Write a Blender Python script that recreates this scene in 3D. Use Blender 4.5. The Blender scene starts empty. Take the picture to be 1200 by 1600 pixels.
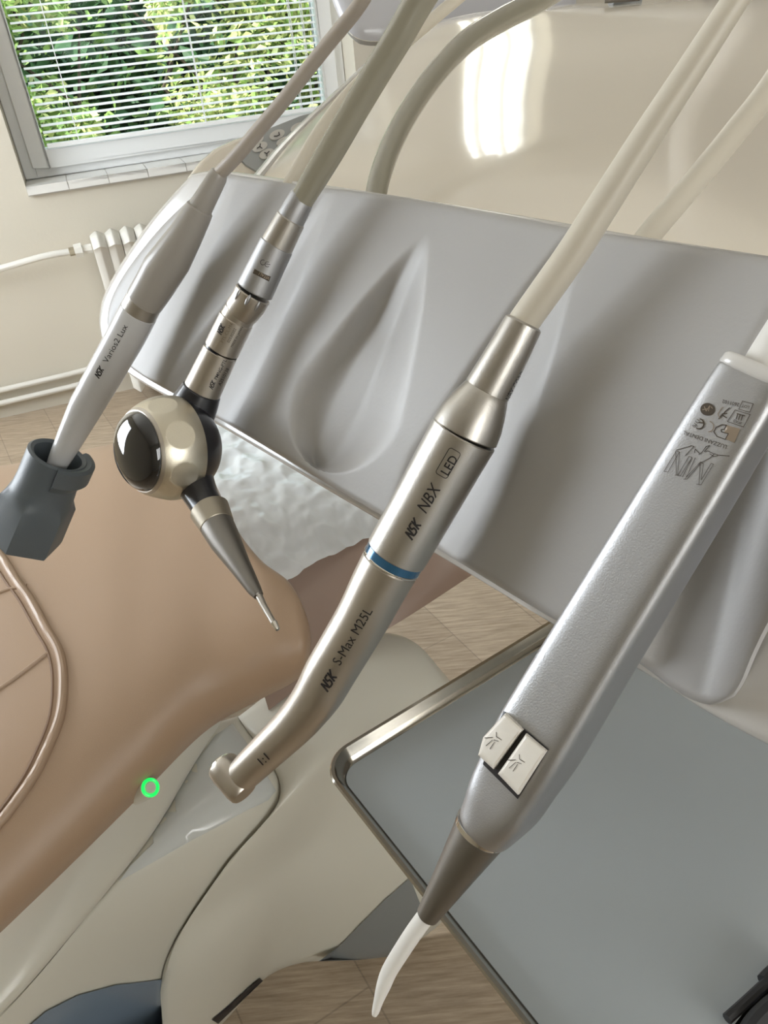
import bpy, bmesh, math, random
from mathutils import Vector, Matrix, noise
from mathutils.bvhtree import BVHTree
from mathutils.geometry import delaunay_2d_cdt
random.seed(7)
S = bpy.context.scene
COL = S.collection
V = Vector

# ------------------------------------------------------------------ camera
F = 1200.0
CH = 1.35
PITCH, ROLL = math.radians(33.7), math.radians(5.9)
FWD = V((0, math.cos(PITCH), -math.sin(PITCH)))
_r0 = V((1, 0, 0)); _u0 = _r0.cross(FWD)
R = _r0*math.cos(ROLL) - _u0*math.sin(ROLL)
U = R.cross(FWD)
C = V((0, 0, CH))
cam = bpy.data.cameras.new('camera'); camo = bpy.data.objects.new('camera', cam); COL.objects.link(camo)
cam.sensor_fit = 'VERTICAL'; cam.sensor_height = 36; cam.lens = 36*F/1600; cam.clip_start = .01
m3 = Matrix((R, U, -FWD)).transposed()
camo.matrix_world = Matrix.Translation(C) @ m3.to_4x4()
S.camera = camo

# ------------------------------------------------------------------ light
S.view_settings.view_transform = 'Standard'; S.view_settings.look = 'None'
S.view_settings.gamma = 1; S.view_settings.use_curve_mapping = False
S.view_settings.exposure = -0.05
W = bpy.data.worlds.new('world'); S.world = W; W.use_nodes = True
wb = W.node_tree.nodes['Background']; wb.inputs[0].default_value = (.78, .9, 1, 1); wb.inputs[1].default_value = 4.0
# room frame: s runs along the window wall, r is the distance into the room
P0 = V((-1.18149, 3.32539, 0)); TS = V((.95136, .3081, 0)).normalized(); NR = V((TS.y, -TS.x, 0))
def rm(s, r, z): return P0 + TS*s + NR*r + V((0, 0, z))
def area(name, s, r, z, w, h, towards, power, col):
    l = bpy.data.lights.new(name, 'AREA'); l.shape = 'RECTANGLE'; l.size = w; l.size_y = h; l.energy = power; l.color = col
    o = bpy.data.objects.new(name, l); COL.objects.link(o); o.location = rm(s, r, z)
    d = (TS*towards[0] + NR*towards[1] + V((0, 0, towards[2])))
    o.rotation_euler = d.to_track_quat('-Z', 'Y').to_euler()
    return o
ROOM_S0, ROOM_S1, ROOM_R0, ROOM_R1, ROOM_H = -1.75, 2.9, .14, 5.6, 3.0
area('added_side_light', ROOM_S0-.13, 1.5, 1.62, 1.7, 1.4, (1, 0, 0), 86, (.91, .95, 1))  # added light, placed to shape the highlights from the left
area('daylight_rear_window', 1.0, ROOM_R1+.14, 1.75, 1.9, 1.35, (0, -1, 0), 36, (1, .90, .77))
area('daylight_tall_window', 1.88, -.16, 2.4, .46, .9, (0, 1, 0), 7, (1, .93, .80))
sun = bpy.data.lights.new('sun', 'SUN'); sun.energy = 7; sun.angle = .02; sun.color = (1, .95, .82)
suno = bpy.data.objects.new('sun', sun); COL.objects.link(suno)
suno.rotation_euler = (TS*.55 + NR*(-.45) + V((0, 0, -1))).to_track_quat('-Z', 'Y').to_euler()

# ------------------------------------------------------------------ helpers
def ray(x, y): return FWD + R*((x-600)/F) - U*((y-800)/F)
def at(x, y, d): return C + ray(x, y)*d
def atz(x, y, z):
    r_ = ray(x, y); return C + r_*((z-CH)/r_.z)
def px(p):
    v = p-C; z = v.dot(FWD); return 600+F*v.dot(R)/z, 800-F*v.dot(U)/z, z
PA, PB, PC = 4.49, .0035, .0005          # the slope of the instrument holder
def pd(x, y, k=0.): return (1-k)/(PA + PB*(x-600) + PC*(y-800))
PN = -(R*(PB*F) - U*(PC*F) + FWD*PA).normalized()     # its normal, towards the viewer

def mat(name, col, rough=.5, metal=0., spec=.5, coat=0., bump=0., bscale=300., var=0., vscale=20., trans=0., emit=None, sss=0.):
    m = bpy.data.materials.new(name); m.use_nodes = True; nt = m.node_tree
    b = nt.nodes['Principled BSDF']
    b.inputs['Base Color'].default_value = (*col, 1); b.inputs['Roughness'].default_value = rough
    b.inputs['Metallic'].default_value = metal; b.inputs['Specular IOR Level'].default_value = spec
    b.inputs['Coat Weight'].default_value = coat; b.inputs['Coat Roughness'].default_value = .06
    b.inputs['Transmission Weight'].default_value = trans
    tc = nt.nodes.new('ShaderNodeTexCoord')
    if bump:
        n = nt.nodes.new('ShaderNodeTexNoise'); n.inputs['Scale'].default_value = bscale; n.inputs['Detail'].default_value = 4
        bp = nt.nodes.new('ShaderNodeBump'); bp.inputs['Strength'].default_value = bump; bp.inputs['Distance'].default_value = .001
        nt.links.new(tc.outputs['Object'], n.inputs['Vector']); nt.links.new(n.outputs['Fac'], bp.inputs['Height'])
        nt.links.new(bp.outputs['Normal'], b.inputs['Normal'])
    if var:
        n = nt.nodes.new('ShaderNodeTexNoise'); n.inputs['Scale'].default_value = vscale; n.inputs['Detail'].default_value = 5
        mx = nt.nodes.new('ShaderNodeMix'); mx.data_type = 'RGBA'
        mx.inputs['A'].default_value = (*[c*(1-var) for c in col], 1); mx.inputs['B'].default_value = (*[min(1, c*(1+var)) for c in col], 1)
        nt.links.new(tc.outputs['Object'], n.inputs['Vector']); nt.links.new(n.outputs['Fac'], mx.inputs['Factor'])
        nt.links.new(mx.outputs['Result'], b.inputs['Base Color'])
    if emit: b.inputs['Emission Color'].default_value = (*emit[0], 1); b.inputs['Emission Strength'].default_value = emit[1]
    return m

M = dict(
    cream=mat('cream_lacquer', (.86, .79, .67), .14, coat=.5, var=.02, vscale=8),
    white=mat('white_plastic', (.62, .60, .57), .25, coat=.3),
    holder=mat('grey_silicone', (.43, .42, .41), .45, bump=.05, bscale=900, var=.03, vscale=30),
    steel=mat('satin_steel', (.50, .475, .435), .36, 1., bump=.06, bscale=2500),
    steel2=mat('brushed_steel_warm', (.52, .48, .425), .35, 1., bump=.04, bscale=2500),
    alu=mat('matt_aluminium', (.43, .43, .435), .46, 1., bump=.08, bscale=3000),
    dalu=mat('dark_aluminium', (.25, .235, .215), .42, 1., bump=.05, bscale=3000),
    collarmetal=mat('collar_metal', (.42, .38, .31), .42, 1.),
    chrome=mat('polished_steel', (.78, .76, .72), .08, 1.),
    rim=mat('tray_steel', (.40, .375, .33), .13, 1.),
    gold=mat('champagne_metal', (.66, .61, .50), .36, 1., bump=.08, bscale=3000),
    black=mat('black_plastic', (.012, .012, .016), .3, coat=.3),
    glassblack=mat('black_gloss', (.006, .006, .007), .03, coat=1.),
    blue=mat('blue_ring', (.03, .13, .25), .2, .4, coat=.5),
    ink=mat('ink', (.02, .018, .02), .45),
    ink2=mat('engraving', (.06, .045, .03), .45),
    inkpale=mat('worn_engraving', (.30, .24, .18), .4, .4),
    hose=mat('hose_grey', (.42, .37, .315), .42, bump=.03, bscale=600),
    hosecream=mat('hose_cream', (.60, .55, .455), .38, bump=.03, bscale=600),
    hoseolive=mat('hose_olive', (.27, .25, .19), .2, coat=.6),
    sleeve=mat('grey_sleeve', (.35, .325, .29), .34, coat=.15),
    hwhite=mat('handpiece_white', (.56, .56, .56), .28, coat=.4),
    wrench=mat('dark_grey_resin', (.085, .10, .11), .42, bump=.05, bscale=800),
    button=mat('ivory_button', (.74, .70, .63), .4),
    tipwhite=mat('white_tip', (.72, .70, .66), .3),
    leather=mat('tan_leatherette', (.39, .27, .18), .38, bump=.25, bscale=1400, var=.04, vscale=6),
    leather2=mat('brown_leatherette', (.29, .205, .16), .25, bump=.15, bscale=1400),
    piping=mat('leatherette_piping', (.38, .265, .18), .4, bump=.2, bscale=1400),
    stitch=mat('stitching', (.22, .14, .09), .6),
    shell=mat('chair_cream_plastic', (.62, .60, .52), .28, coat=.25, bump=.02, bscale=1000),
    reflection_tint=mat('chair_painted_reflection', (.60, .62, .60), .15, coat=.6),  # pale bluish colour standing in for a reflection on the base
    accent=mat('blue_grey_plastic', (.17, .22, .28), .3, coat=.3),
    accent2=mat('grey_plastic', (.22, .23, .23), .3, coat=.3),
    ring=mat('green_light', (.02, .5, .1), .3, emit=((.0, .85, .10), 1.1)),
    tray=mat('tray_mat', (.40, .435, .45), .27, coat=.15, bump=.03, bscale=500, var=.03, vscale=25),
    keypad=mat('keypad_grey', (.42, .44, .44), .4),
    key=mat('keypad_key', (.72, .70, .66), .35),
    wall=mat('painted_plaster', (.63, .585, .49), .85, bump=.35, bscale=90, var=.035, vscale=2.5),
    wall_reflect_dark=mat('wall_darkened_for_reflections', (.13, .115, .10), .8),  # unseen wall, coloured dark so the tools' right sides reflect dark
    ceil=mat('ceiling_paint', (.86, .84, .79), .9),
    pvc=mat('white_pvc', (.80, .81, .80), .3),
    tile=mat('white_tile', (.80, .79, .75), .2, coat=.3),
    grout=mat('grout', (.45, .42, .37), .9),
    rad=mat('radiator_enamel', (.74, .72, .66), .35, bump=.2, bscale=60),
    brass=mat('old_brass', (.45, .40, .30), .4, .6),
    slat=mat('blind_slat', (.92, .93, .93), .35),
    leaf1=mat('leaf_bright', (.30, .45, .13), .4, var=.35, vscale=9),
    leaf2=mat('leaf_yellow', (.60, .64, .27), .4, var=.3, vscale=9),
    leaf3=mat('leaf_dark', (.045, .11, .04), .5, var=.4, vscale=5),
    bark=mat('bark', (.08, .06, .045), .8),
    soil=mat('ground', (.12, .14, .06), .9, var=.4, vscale=3),
    rubber=mat('black_rubber', (.02, .02, .022), .5),
)
def glass_mat(name, tint, f, rough=.01):
    m = bpy.data.materials.new(name); m.use_nodes = True; nt = m.node_tree; nt.nodes.clear()
    o = nt.nodes.new('ShaderNodeOutputMaterial'); mx = nt.nodes.new('ShaderNodeMixShader')
    t = nt.nodes.new('ShaderNodeBsdfTransparent'); t.inputs[0].default_value = (*tint, 1)
    g = nt.nodes.new('ShaderNodeBsdfGlossy'); g.inputs['Roughness'].default_value = rough
    lw = nt.nodes.new('ShaderNodeLayerWeight'); lw.inputs['Blend'].default_value = f
    nt.links.new(lw.outputs['Fresnel'], mx.inputs[0]); nt.links.new(t.outputs[0], mx.inputs[1]); nt.links.new(g.outputs[0], mx.inputs[2])
    nt.links.new(mx.outputs[0], o.inputs[0]); return m
M['glass'] = glass_mat('window_glass', (.96, .98, .97), .12)
def film_mat():
    m = bpy.data.materials.new('plastic_film'); m.use_nodes = True; nt = m.node_tree; b = nt.nodes['Principled BSDF']; o = nt.nodes['Material Output']
    b.inputs['Base Color'].default_value = (.86, .92, .94, 1); b.inputs['Roughness'].default_value = .07; b.inputs['Coat Weight'].default_value = .8
    t = nt.nodes.new('ShaderNodeBsdfTransparent'); mx = nt.nodes.new('ShaderNodeMixShader'); lw = nt.nodes.new('ShaderNodeLayerWeight'); lw.inputs['Blend'].default_value = .5; mt = nt.nodes.new('ShaderNodeMath'); mt.operation = 'MULTIPLY_ADD'; mt.inputs[1].default_value = .45; mt.inputs[2].default_value = .5; mt.use_clamp = True
    nt.links.new(lw.outputs['Facing'], mt.inputs[0])
    nt.links.new(mt.outputs[0], mx.inputs[0]); nt.links.new(t.outputs[0], mx.inputs[1]); nt.links.new(b.outputs[0], mx.inputs[2]); nt.links.new(mx.outputs[0], o.inputs[0])
    return m
M['film'] = film_mat()
def floor_mat():
    m = bpy.data.materials.new('wood_look_vinyl'); m.use_nodes = True; nt = m.node_tree; b = nt.nodes['Principled BSDF']
    tc = nt.nodes.new('ShaderNodeTexCoord'); mp = nt.nodes.new('ShaderNodeMapping'); mp.inputs['Rotation'].default_value = (0, 0, math.radians(62))
    mp.inputs['Scale'].default_value = (1, 1, 1)
    br = nt.nodes.new('ShaderNodeTexBrick'); br.inputs['Scale'].default_value = 1; br.inputs['Brick Width'].default_value = 1.2; br.inputs['Row Height'].default_value = .2
    br.inputs['Mortar Size'].default_value = .0015; br.inputs['Color1'].default_value = (.40, .32, .235, 1); br.inputs['Color2'].default_value = (.46, .375, .28, 1)
    br.inputs['Mortar'].default_value = (.31, .25, .19, 1)
    mp2 = nt.nodes.new('ShaderNodeMapping'); mp2.inputs['Rotation'].default_value = (0, 0, math.radians(62)); mp2.inputs['Scale'].default_value = (5, 70, 1)
    n = nt.nodes.new('ShaderNodeTexNoise'); n.inputs['Scale'].default_value = 2; n.inputs['Detail'].default_value = 8; n.inputs['Roughness'].default_value = .65
    cr = nt.nodes.new('ShaderNodeValToRGB'); cr.color_ramp.elements[0].position = .3; cr.color_ramp.elements[0].color = (.62, .58, .54, 1)
    cr.color_ramp.elements[1].position = .72; cr.color_ramp.elements[1].color = (1.25, 1.25, 1.25, 1)
    mx = nt.nodes.new('ShaderNodeMix'); mx.data_type = 'RGBA'; mx.blend_type = 'MULTIPLY'; mx.inputs['Factor'].default_value = 1
    L = nt.links.new
    L(tc.outputs['Object'], mp.inputs[0]); L(mp.outputs[0], br.inputs['Vector']); L(tc.outputs['Object'], mp2.inputs[0]); L(mp2.outputs[0], n.inputs['Vector'])
    L(n.outputs['Fac'], cr.inputs[0]); L(br.outputs['Color'], mx.inputs['A']); L(cr.outputs[0], mx.inputs['B']); L(mx.outputs['Result'], b.inputs['Base Color'])
    b.inputs['Roughness'].default_value = .35
    return m
M['floor'] = floor_mat()

def link(name, verts, faces, m, parent=None, smooth=True, angle=40):
    me = bpy.data.meshes.new(name); me.from_pydata([tuple(v) for v in verts], [], faces)
    bm = bmesh.new(); bm.from_mesh(me)
    bmesh.ops.remove_doubles(bm, verts=bm.verts, dist=1e-6)
    bmesh.ops.recalc_face_normals(bm, faces=bm.faces); bm.to_mesh(me); bm.free()
    if isinstance(m, str): m = M[m]
    me.materials.append(m)
    if smooth:
        me.shade_smooth(); me.set_sharp_from_angle(angle=math.radians(angle))
    o = bpy.data.objects.new(name, me); COL.objects.link(o)
    if parent:
        o.parent = parent; o.matrix_parent_inverse = Matrix.Translation(-_wl(parent))
    return o
def _wl(o): return o.location.copy()      # parts carry their shape in place, only a thing's root is moved
def thing(name, label, cat, loc=(0, 0, 0), group=None):
    o = bpy.data.objects.new(name, None); COL.objects.link(o); o.location = loc; o.empty_display_size = .02
    o['label'] = label; o['category'] = cat
    if group: o['group'] = group
    return o
def tag(o, label, cat, group=None, kind=None):
    o['label'] = label; o['category'] = cat
    if group: o['group'] = group
    if kind: o['kind'] = kind
    return o
def struct(o): o['kind'] = 'structure'; return o

def box_vf(o, ax, ay, az):
    """box from corner o with edge vectors"""
    vs = [o, o+ax, o+ax+ay, o+ay, o+az, o+ax+az, o+ax+ay+az, o+ay+az]
    return vs, [(0, 3, 2, 1), (4, 5, 6, 7), (0, 1, 5, 4), (1, 2, 6, 5), (2, 3, 7, 6), (3, 0, 4, 7)]
class MB:
    def __init__(s): s.v = []; s.f = []
    def add(s, v, f): n = len(s.v); s.v += list(v); s.f += [tuple(i+n for i in q) for q in f]; return s
    def box(s, o, ax, ay, az): return s.add(*box_vf(V(o), V(ax), V(ay), V(az)))
    def rbox(s, s0, s1, r0, r1, z0, z1):      # box in room coordinates
        return s.box(rm(s0, r0, z0), TS*(s1-s0), NR*(r1-r0), V((0, 0, z1-z0)))
    def build(s, name, m, parent=None, smooth=False, angle=40, bevel=0.):
        o = link(name, s.v, s.f, m, parent, smooth, angle)
        if bevel:
            b = o.modifiers.new('bevel', 'BEVEL'); b.width = bevel; b.segments = 3; b.limit_method = 'ANGLE'
            o.data.shade_smooth(); o.data.set_sharp_from_angle(angle=math.radians(40))
        return o
def cr(pts, n):
    """Catmull-Rom resample of a list of tuples, by arc length"""
    P = [V(p) for p in pts]
    if len(P) == 2: return [P[0].lerp(P[1], i/(n-1)) for i in range(n)]
    dense = []; K = 24
    for i in range(len(P)-1):
        a = P[i-1] if i else P[0]*2-P[1]; b = P[i]; c = P[i+1]; d = P[i+2] if i+2 < len(P) else P[-1]*2-P[-2]
        for k in range(K):
            t = k/K
            dense.append(.5*((2*b)+(c-a)*t+(2*a-5*b+4*c-d)*t*t+(3*b-a-3*c+d)*t**3))
    dense.append(P[-1])
    L = [0]
    for i in range(1, len(dense)): L.append(L[-1]+(dense[i]-dense[i-1]).length)
    out = []; j = 0
    for i in range(n):
        t = L[-1]*i/(n-1)
        while j < len(L)-2 and L[j+1] < t: j += 1
        w = (t-L[j])/max(1e-12, L[j+1]-L[j]); out.append(dense[j].lerp(dense[j+1], min(1, max(0, w))))
    return out
def tube_vf(P, rad, seg=32, hint=None, sect=None, cap=True):
    """sweep a section along points; hint fixes the section's frame"""
    vs = []; fs = []; n = len(P); u = None
    T = []
    for i in range(n):
        a = P[max(0, i-1)]; b = P[min(n-1, i+1)]
        k = 1
        while (b-a).length < 1e-7 and k < n: k += 1; a = P[max(0, i-k)]; b = P[min(n-1, i+k)]
        T.append((b-a).normalized())
    for i in range(n):
        t = T[i]
        if u is None:
            h = hint or (FWD*-1); u = (h-t*h.dot(t)).normalized()
        else:
            u = (u-t*u.dot(t)).normalized()
        w = t.cross(u)
        for k in range(seg):
            a = 2*math.pi*k/seg
            if sect:
                cu, cw = sect(a, i/(n-1))
            else: cu, cw = math.cos(a), math.sin(a)
            vs.append(P[i]+u*(cu*rad[i])+w*(cw*rad[i]))
    for i in range(n-1):
        for k in range(seg):
            k2 = (k+1) % seg; fs.append((i*seg+k, i*seg+k2, (i+1)*seg+k2, (i+1)*seg+k))
    if cap:
        fs.append(tuple(range(seg-1, -1, -1))); fs.append(tuple((n-1)*seg+k for k in range(seg)))
    return vs, fs
def tube(name, P, rad, m, parent=None, seg=32, hint=None, sect=None, angle=30, cap=True):
    if not isinstance(rad, (list, tuple)): rad = [rad]*len(P)
    v, f = tube_vf(P, rad, seg, hint, sect, cap)
    return link(name, v, f, m, parent, True, angle)
def pxtube(name, st, k, m, parent=None, seg=48, hint=None, sect=None, smoothn=0, angle=25, bev=0):
    """st: (x, y, half width in px) along the tool lying k in front of the holder plane"""
    if smoothn:
        st = [tuple(q) for q in cr(st, smoothn)]
    P = []; r = []
    for x, y, h in st:
        d = pd(x, y, k); P.append(at(x, y, d)); r.append(h*d/F)
    if bev:
        Q = [P[0]]; q = [max(1e-5, r[0]-bev)]
        a = (P[1]-P[0]).normalized(); b = (P[-1]-P[-2]).normalized()
        Q += [P[0]+a*bev] + P[1:-1] + [P[-1]-b*bev, P[-1]]; q += [r[0]] + r[1:-1] + [r[-1], max(1e-5, r[-1]-bev)]
        P, r = Q, q
    return tube(name, P, r, m, parent, seg, hint, sect, angle)
def coons(name, T, B, Lf, Rt, nu, nv, m, parent=None, disp=None, solid=0., conv=None, off=None):
    conv = conv or (lambda p: at(*p))
    t = cr([conv(p) for p in T], nu); b = cr([conv(p) for p in B], nu)
    l = cr([conv(p) for p in Lf], nv) if Lf else [t[0].lerp(b[0], j/(nv-1)) for j in range(nv)]
    r = cr([conv(p) for p in Rt], nv) if Rt else [t[-1].lerp(b[-1], j/(nv-1)) for j in range(nv)]
    G = []
    for j in range(nv):
        v = j/(nv-1); row = []
        for i in range(nu):
            u = i/(nu-1)
            p = t[i]*(1-v)+b[i]*v + l[j]*(1-u)+r[j]*u - (t[0]*(1-u)*(1-v)+t[-1]*u*(1-v)+b[0]*(1-u)*v+b[-1]*u*v)
            row.append(p)
        G.append(row)
    vs = []
    for j in range(nv):
        for i in range(nu):
            p = G[j][i]
            if disp: p = p + disp(i/(nu-1), j/(nv-1), p)
            vs.append(p)
    fs = [(j*nu+i, j*nu+i+1, (j+1)*nu+i+1, (j+1)*nu+i) for j in range(nv-1) for i in range(nu-1)]
    if solid:      # a back sheet and a border: a closed body of real thickness
        n = len(vs); back = []
        for j in range(nv):
            for i in range(nu):
                p = vs[j*nu+i]
                a = vs[j*nu+min(nu-1, i+1)]-vs[j*nu+max(0, i-1)]; c_ = vs[min(nv-1, j+1)*nu+i]-vs[max(0, j-1)*nu+i]
                nn = a.cross(c_)
                if nn.length < 1e-12: nn = C-p
                nn.normalize()
                if nn.dot(C-p) < 0: nn = -nn
                back.append(p+(p-C).normalized()*solid)
        vs += back
        fs += [tuple(q+n for q in reversed(f)) for f in fs]
        ring = [i for i in range(nu)]+[j*nu+nu-1 for j in range(1, nv)]+[(nv-1)*nu+i for i in range(nu-2, -1, -1)]+[j*nu for j in range(nv-2, 0, -1)]
        fs += [(ring[i], ring[(i+1) % len(ring)], ring[(i+1) % len(ring)]+n, ring[i]+n) for i in range(len(ring))]
    return link(name, vs, fs, m, parent, True, 50)
def bvh(objs):
    vs = []; fs = []
    for o in objs:
        n = len(vs); vs += [v.co.copy() for v in o.data.vertices]; fs += [tuple(i+n for i in p.vertices) for p in o.data.polygons]
    return BVHTree.FromPolygons(vs, fs)
def cast(b, x, y, lift=0.0002):
    d = ray(x, y).normalized(); h = b.ray_cast(C, d)
    if h[0] is None:
        return None
    n = h[1]
    if n.dot(d) > 0: n = -n
    return h[0]+n*lift
def patch(name, outline, b, m, parent, lift=.0006, step=8, thick=.0, smooth=True):
    """a piece lying on a surface: outline in view, dropped on to the body, with thickness"""
    O = [V((p[0], p[1])) for p in outline]
    xs = [p.x for p in O]; ys = [p.y for p in O]; pts = list(O)
    def inside(x, y):
        c = False; j = len(O)-1
        for i in range(len(O)):
            if (O[i].y > y) != (O[j].y > y) and x < (O[j].x-O[i].x)*(y-O[i].y)/(O[j].y-O[i].y)+O[i].x: c = not c
            j = i
        return c
    y = min(ys)+step/2
    while y < max(ys):
        x = min(xs)+step/2
        while x < max(xs):
            if inside(x, y) and min((V((x, y))-o).length for o in O) > step*.5: pts.append(V((x, y)))
            x += step
        y += step
    r_ = delaunay_2d_cdt(pts, [], [list(range(len(O)))], 1, 1e-4)
    vs = []; last = None
    for p in r_[0]:
        q = cast(b, p.x, p.y, lift)
        vs.append(q)
    good = [q for q in vs if q is not None]
    if not good: return None
    dm = sum((q-C).dot(FWD) for q in good)/len(good)
    vs = [q if q is not None else at(r_[0][i].x, r_[0][i].y, dm) for i, q in enumerate(vs)]
    fs = [tuple(f) for f in r_[2]]
    if thick:
        n = len(vs); vs += [q+(q-C).normalized()*thick for q in vs]
        from collections import Counter
        ed = Counter()
        for f in fs:
            for i in range(len(f)): ed[(f[i], f[(i+1) % len(f)])] += 1
        bd = [e for e in ed if (e[1], e[0]) not in ed]
        fs = fs+[tuple(i+n for i in reversed(f)) for f in fs]+[(a, b_, b_+n, a+n) for a, b_ in bd]
    return link(name, vs, fs, m, parent, smooth, 50)
def strokes_vf(lines, w):
    """flat strokes in 2D as quads"""
    vs = []; fs = []
    for ln in lines:
        for a, b in zip(ln[:-1], ln[1:]):
            a = V(a); b = V(b); d = (b-a)
            if d.length < 1e-6: continue
            d.normalize(); nrm = V((-d.y, d.x))*w/2; a = a-d*w*.3; b = b+d*w*.3; n = len(vs)
            k = max(1, int((b-a).length/4))
            for i in range(k+1):
                p = a.lerp(b, i/k); vs += [p+nrm, p-nrm]
            fs += [(n+2*i, n+2*i+1, n+2*i+3, n+2*i+2) for i in range(k)]
    return vs, fs
def drop2d(name, vs2, fs, b, m, parent, lift=.00012):
    vs = [cast(b, p.x, p.y, lift) for p in vs2]
    fs = [f for f in fs if all(vs[i] is not None for i in f)]
    used = sorted({i for f in fs for i in f}); mp = {i: k for k, i in enumerate(used)}
    if not used: print('lettering missed', name); return None
    return link(name, [vs[i] for i in used], [tuple(mp[i] for i in f) for f in fs], m, parent, False)
def place2d(p, x, y, ang, sx=1., flip=1):
    c, s = math.cos(ang), math.sin(ang)
    return V((x+(p[0]*c-p[1]*s)*1., y-(p[0]*s+p[1]*c)*1.))
def lettering(txt, x, y, ang, size, b, m, parent, shear=0., bold=0., squash=1., spacing=1.):
    """text starting at (x, y), running at ang degrees, cap height ~ .7 size px"""
    cu = bpy.data.curves.new('txt', 'FONT'); cu.body = txt; cu.size = size; cu.shear = shear; cu.offset = bold*size*.01
    cu.space_character = spacing; cu.resolution_u = 3
    o = bpy.data.objects.new('txt', cu); COL.objects.link(o)
    bpy.context.view_layer.update()
    me = bpy.data.meshes.new_from_object(o.evaluated_get(bpy.context.evaluated_depsgraph_get()))
    bm = bmesh.new(); bm.from_mesh(me); bmesh.ops.triangulate(bm, faces=bm.faces)
    for _ in range(4):
        le = [e for e in bm.edges if e.calc_length() > 2.2]
        if not le: break
        bmesh.ops.subdivide_edges(bm, edges=le, cuts=1); bmesh.ops.triangulate(bm, faces=bm.faces)
    bm.verts.ensure_lookup_table()
    vs2 = [place2d((v.co.x*squash, v.co.y), x, y, math.radians(ang)) for v in bm.verts]
    for i, v in enumerate(bm.verts): v.index = i
    fs = [tuple(v.index for v in f.verts) for f in bm.faces]
    bm.free(); bpy.data.objects.remove(o); bpy.data.curves.remove(cu); bpy.data.meshes.remove(me)
    return drop2d('lettering', vs2, fs, b, m, parent)
def marks(name, lines, w, b, m, parent, x=0, y=0, ang=0, s=1.):
    L = [[place2d((p[0]*s, p[1]*s), x, y, math.radians(ang)) for p in ln] for ln in lines] if (x or y) else [[V(p) for p in ln] for ln in lines]
    vs, fs = strokes_vf(L, w)
    return drop2d(name, vs, fs, b, m, parent)
def nsk(x, y, ang, h, b, parent, sc=1.):
    T = lambda pts: [(p[0]+p[1]*.32, p[1]) for p in pts]
    G = [T([(0, 0), (0, .95), (.42, .05), (.42, 1)]), T([(1.02, .98), (.72, .98), (.64, .80), (.68, .58), (.92, .46), (.96, .2), (.86, .02), (.56, .02)]), T([(1.22, 0), (1.22, 1)]), T([(1.62, 1), (1.24, .48), (1.64, 0)])]
    return marks('maker_mark', [[(p[0]*sc, p[1]) for p in l_] for l_ in G], h*.2, b, M['ink'], parent, x, y, ang, h)
def arc(cx, cy, r_, a0, a1, n=16): return [(cx+r_*math.cos(math.radians(a0+(a1-a0)*i/n)), cy+r_*math.sin(math.radians(a0+(a1-a0)*i/n))) for i in range(n+1)]
def sm(x): x = max(0., min(1., x)); return x*x*(3-2*x)

# ------------------------------------------------------------------ the room
f = MB(); f.rbox(ROOM_S0-.2, ROOM_S1+.2, -.14, ROOM_R1+.2, -.06, 0); struct(f.build('floor', 'floor'))
f = MB(); f.rbox(ROOM_S0-.2, ROOM_S1+.2, -.14, ROOM_R1+.2, ROOM_H, ROOM_H+.1); struct(f.build('ceiling', 'ceil'))
WS0, WS1, WZ0, WZ1 = -.085, 1.27, .875, 2.25          # the opening of the window in view
def wall_with_hole(name, s0, s1, a, b, hs0, hs1, z0, z1, axis='s'):
    f = MB()
    def bx(p0, p1, q0, q1, zz0, zz1):
        if axis == 's': f.rbox(p0, p1, q0, q1, zz0, zz1)
        else: f.rbox(q0, q1, p0, p1, zz0, zz1)
    bx(s0, hs0, a, b, 0, ROOM_H); bx(hs1, s1, a, b, 0, ROOM_H); bx(hs0, hs1, a, b, 0, z0); bx(hs0, hs1, a, b, z1, ROOM_H)
    return struct(f.build(name, 'wall'))
wall_with_hole('wall_front', ROOM_S0-.2, WS1+.14, -.14, ROOM_R0, WS0, WS1, WZ0-.035, WZ1)
# a tall barred window further right in the same wall, out of view
wall_with_hole('wall_front_right', WS1+.14, ROOM_S1+.2, -.14, ROOM_R0, 1.65, 2.11, 1.95, 2.85)
wall_with_hole('wall_left', ROOM_R0, ROOM_R1+.2, ROOM_S0-.2, ROOM_S0, .65, 2.35, .92, 2.32, 'r')
wall_with_hole('wall_back', ROOM_S0-.2, ROOM_S1+.2, ROOM_R1, ROOM_R1+.2, .05, 1.95, 1.07, 2.42)
f = MB(); f.rbox(ROOM_S1, ROOM_S1+.2, ROOM_R0, ROOM_R1+.2, 0, ROOM_H); struct(f.build('wall_right', 'wall_reflect_dark'))

def window(name, s0, s1, z0, z1, r_, th, fw, sash, bars=(), hb=()):
    root = bpy.data.objects.new(name, None); COL.objects.link(root); struct(root)
    f = MB()
    def fr(a, b, c, d, w, q0, q1):
        f.rbox(a, a+w, q0, q1, c, d); f.rbox(b-w, b, q0, q1, c, d); f.rbox(a+w, b-w, q0, q1, c, c+w); f.rbox(a+w, b-w, q0, q1, d-w, d)
    fr(s0, s1, z0, z1, fw, r_-th, r_); f.build('window_frame', 'pvc', root, bevel=.004)
    f = MB(); fr(s0+fw-.008, s1-fw+.008, z0+fw-.008, z1-fw+.008, sash, r_-th+.01, r_+.018); f.build('sash', 'pvc', root, bevel=.005)
    g = fw+sash-.012
    f = MB(); f.rbox(s0+g, s1-g, r_-.030, r_-.026, z0+g, z1-g); f.build('pane', 'glass', root)
    return root
window('window_1', WS0+.001, WS1-.001, WZ0+.001, WZ1-.001, 0.0, .07, .045, .062)
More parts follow.
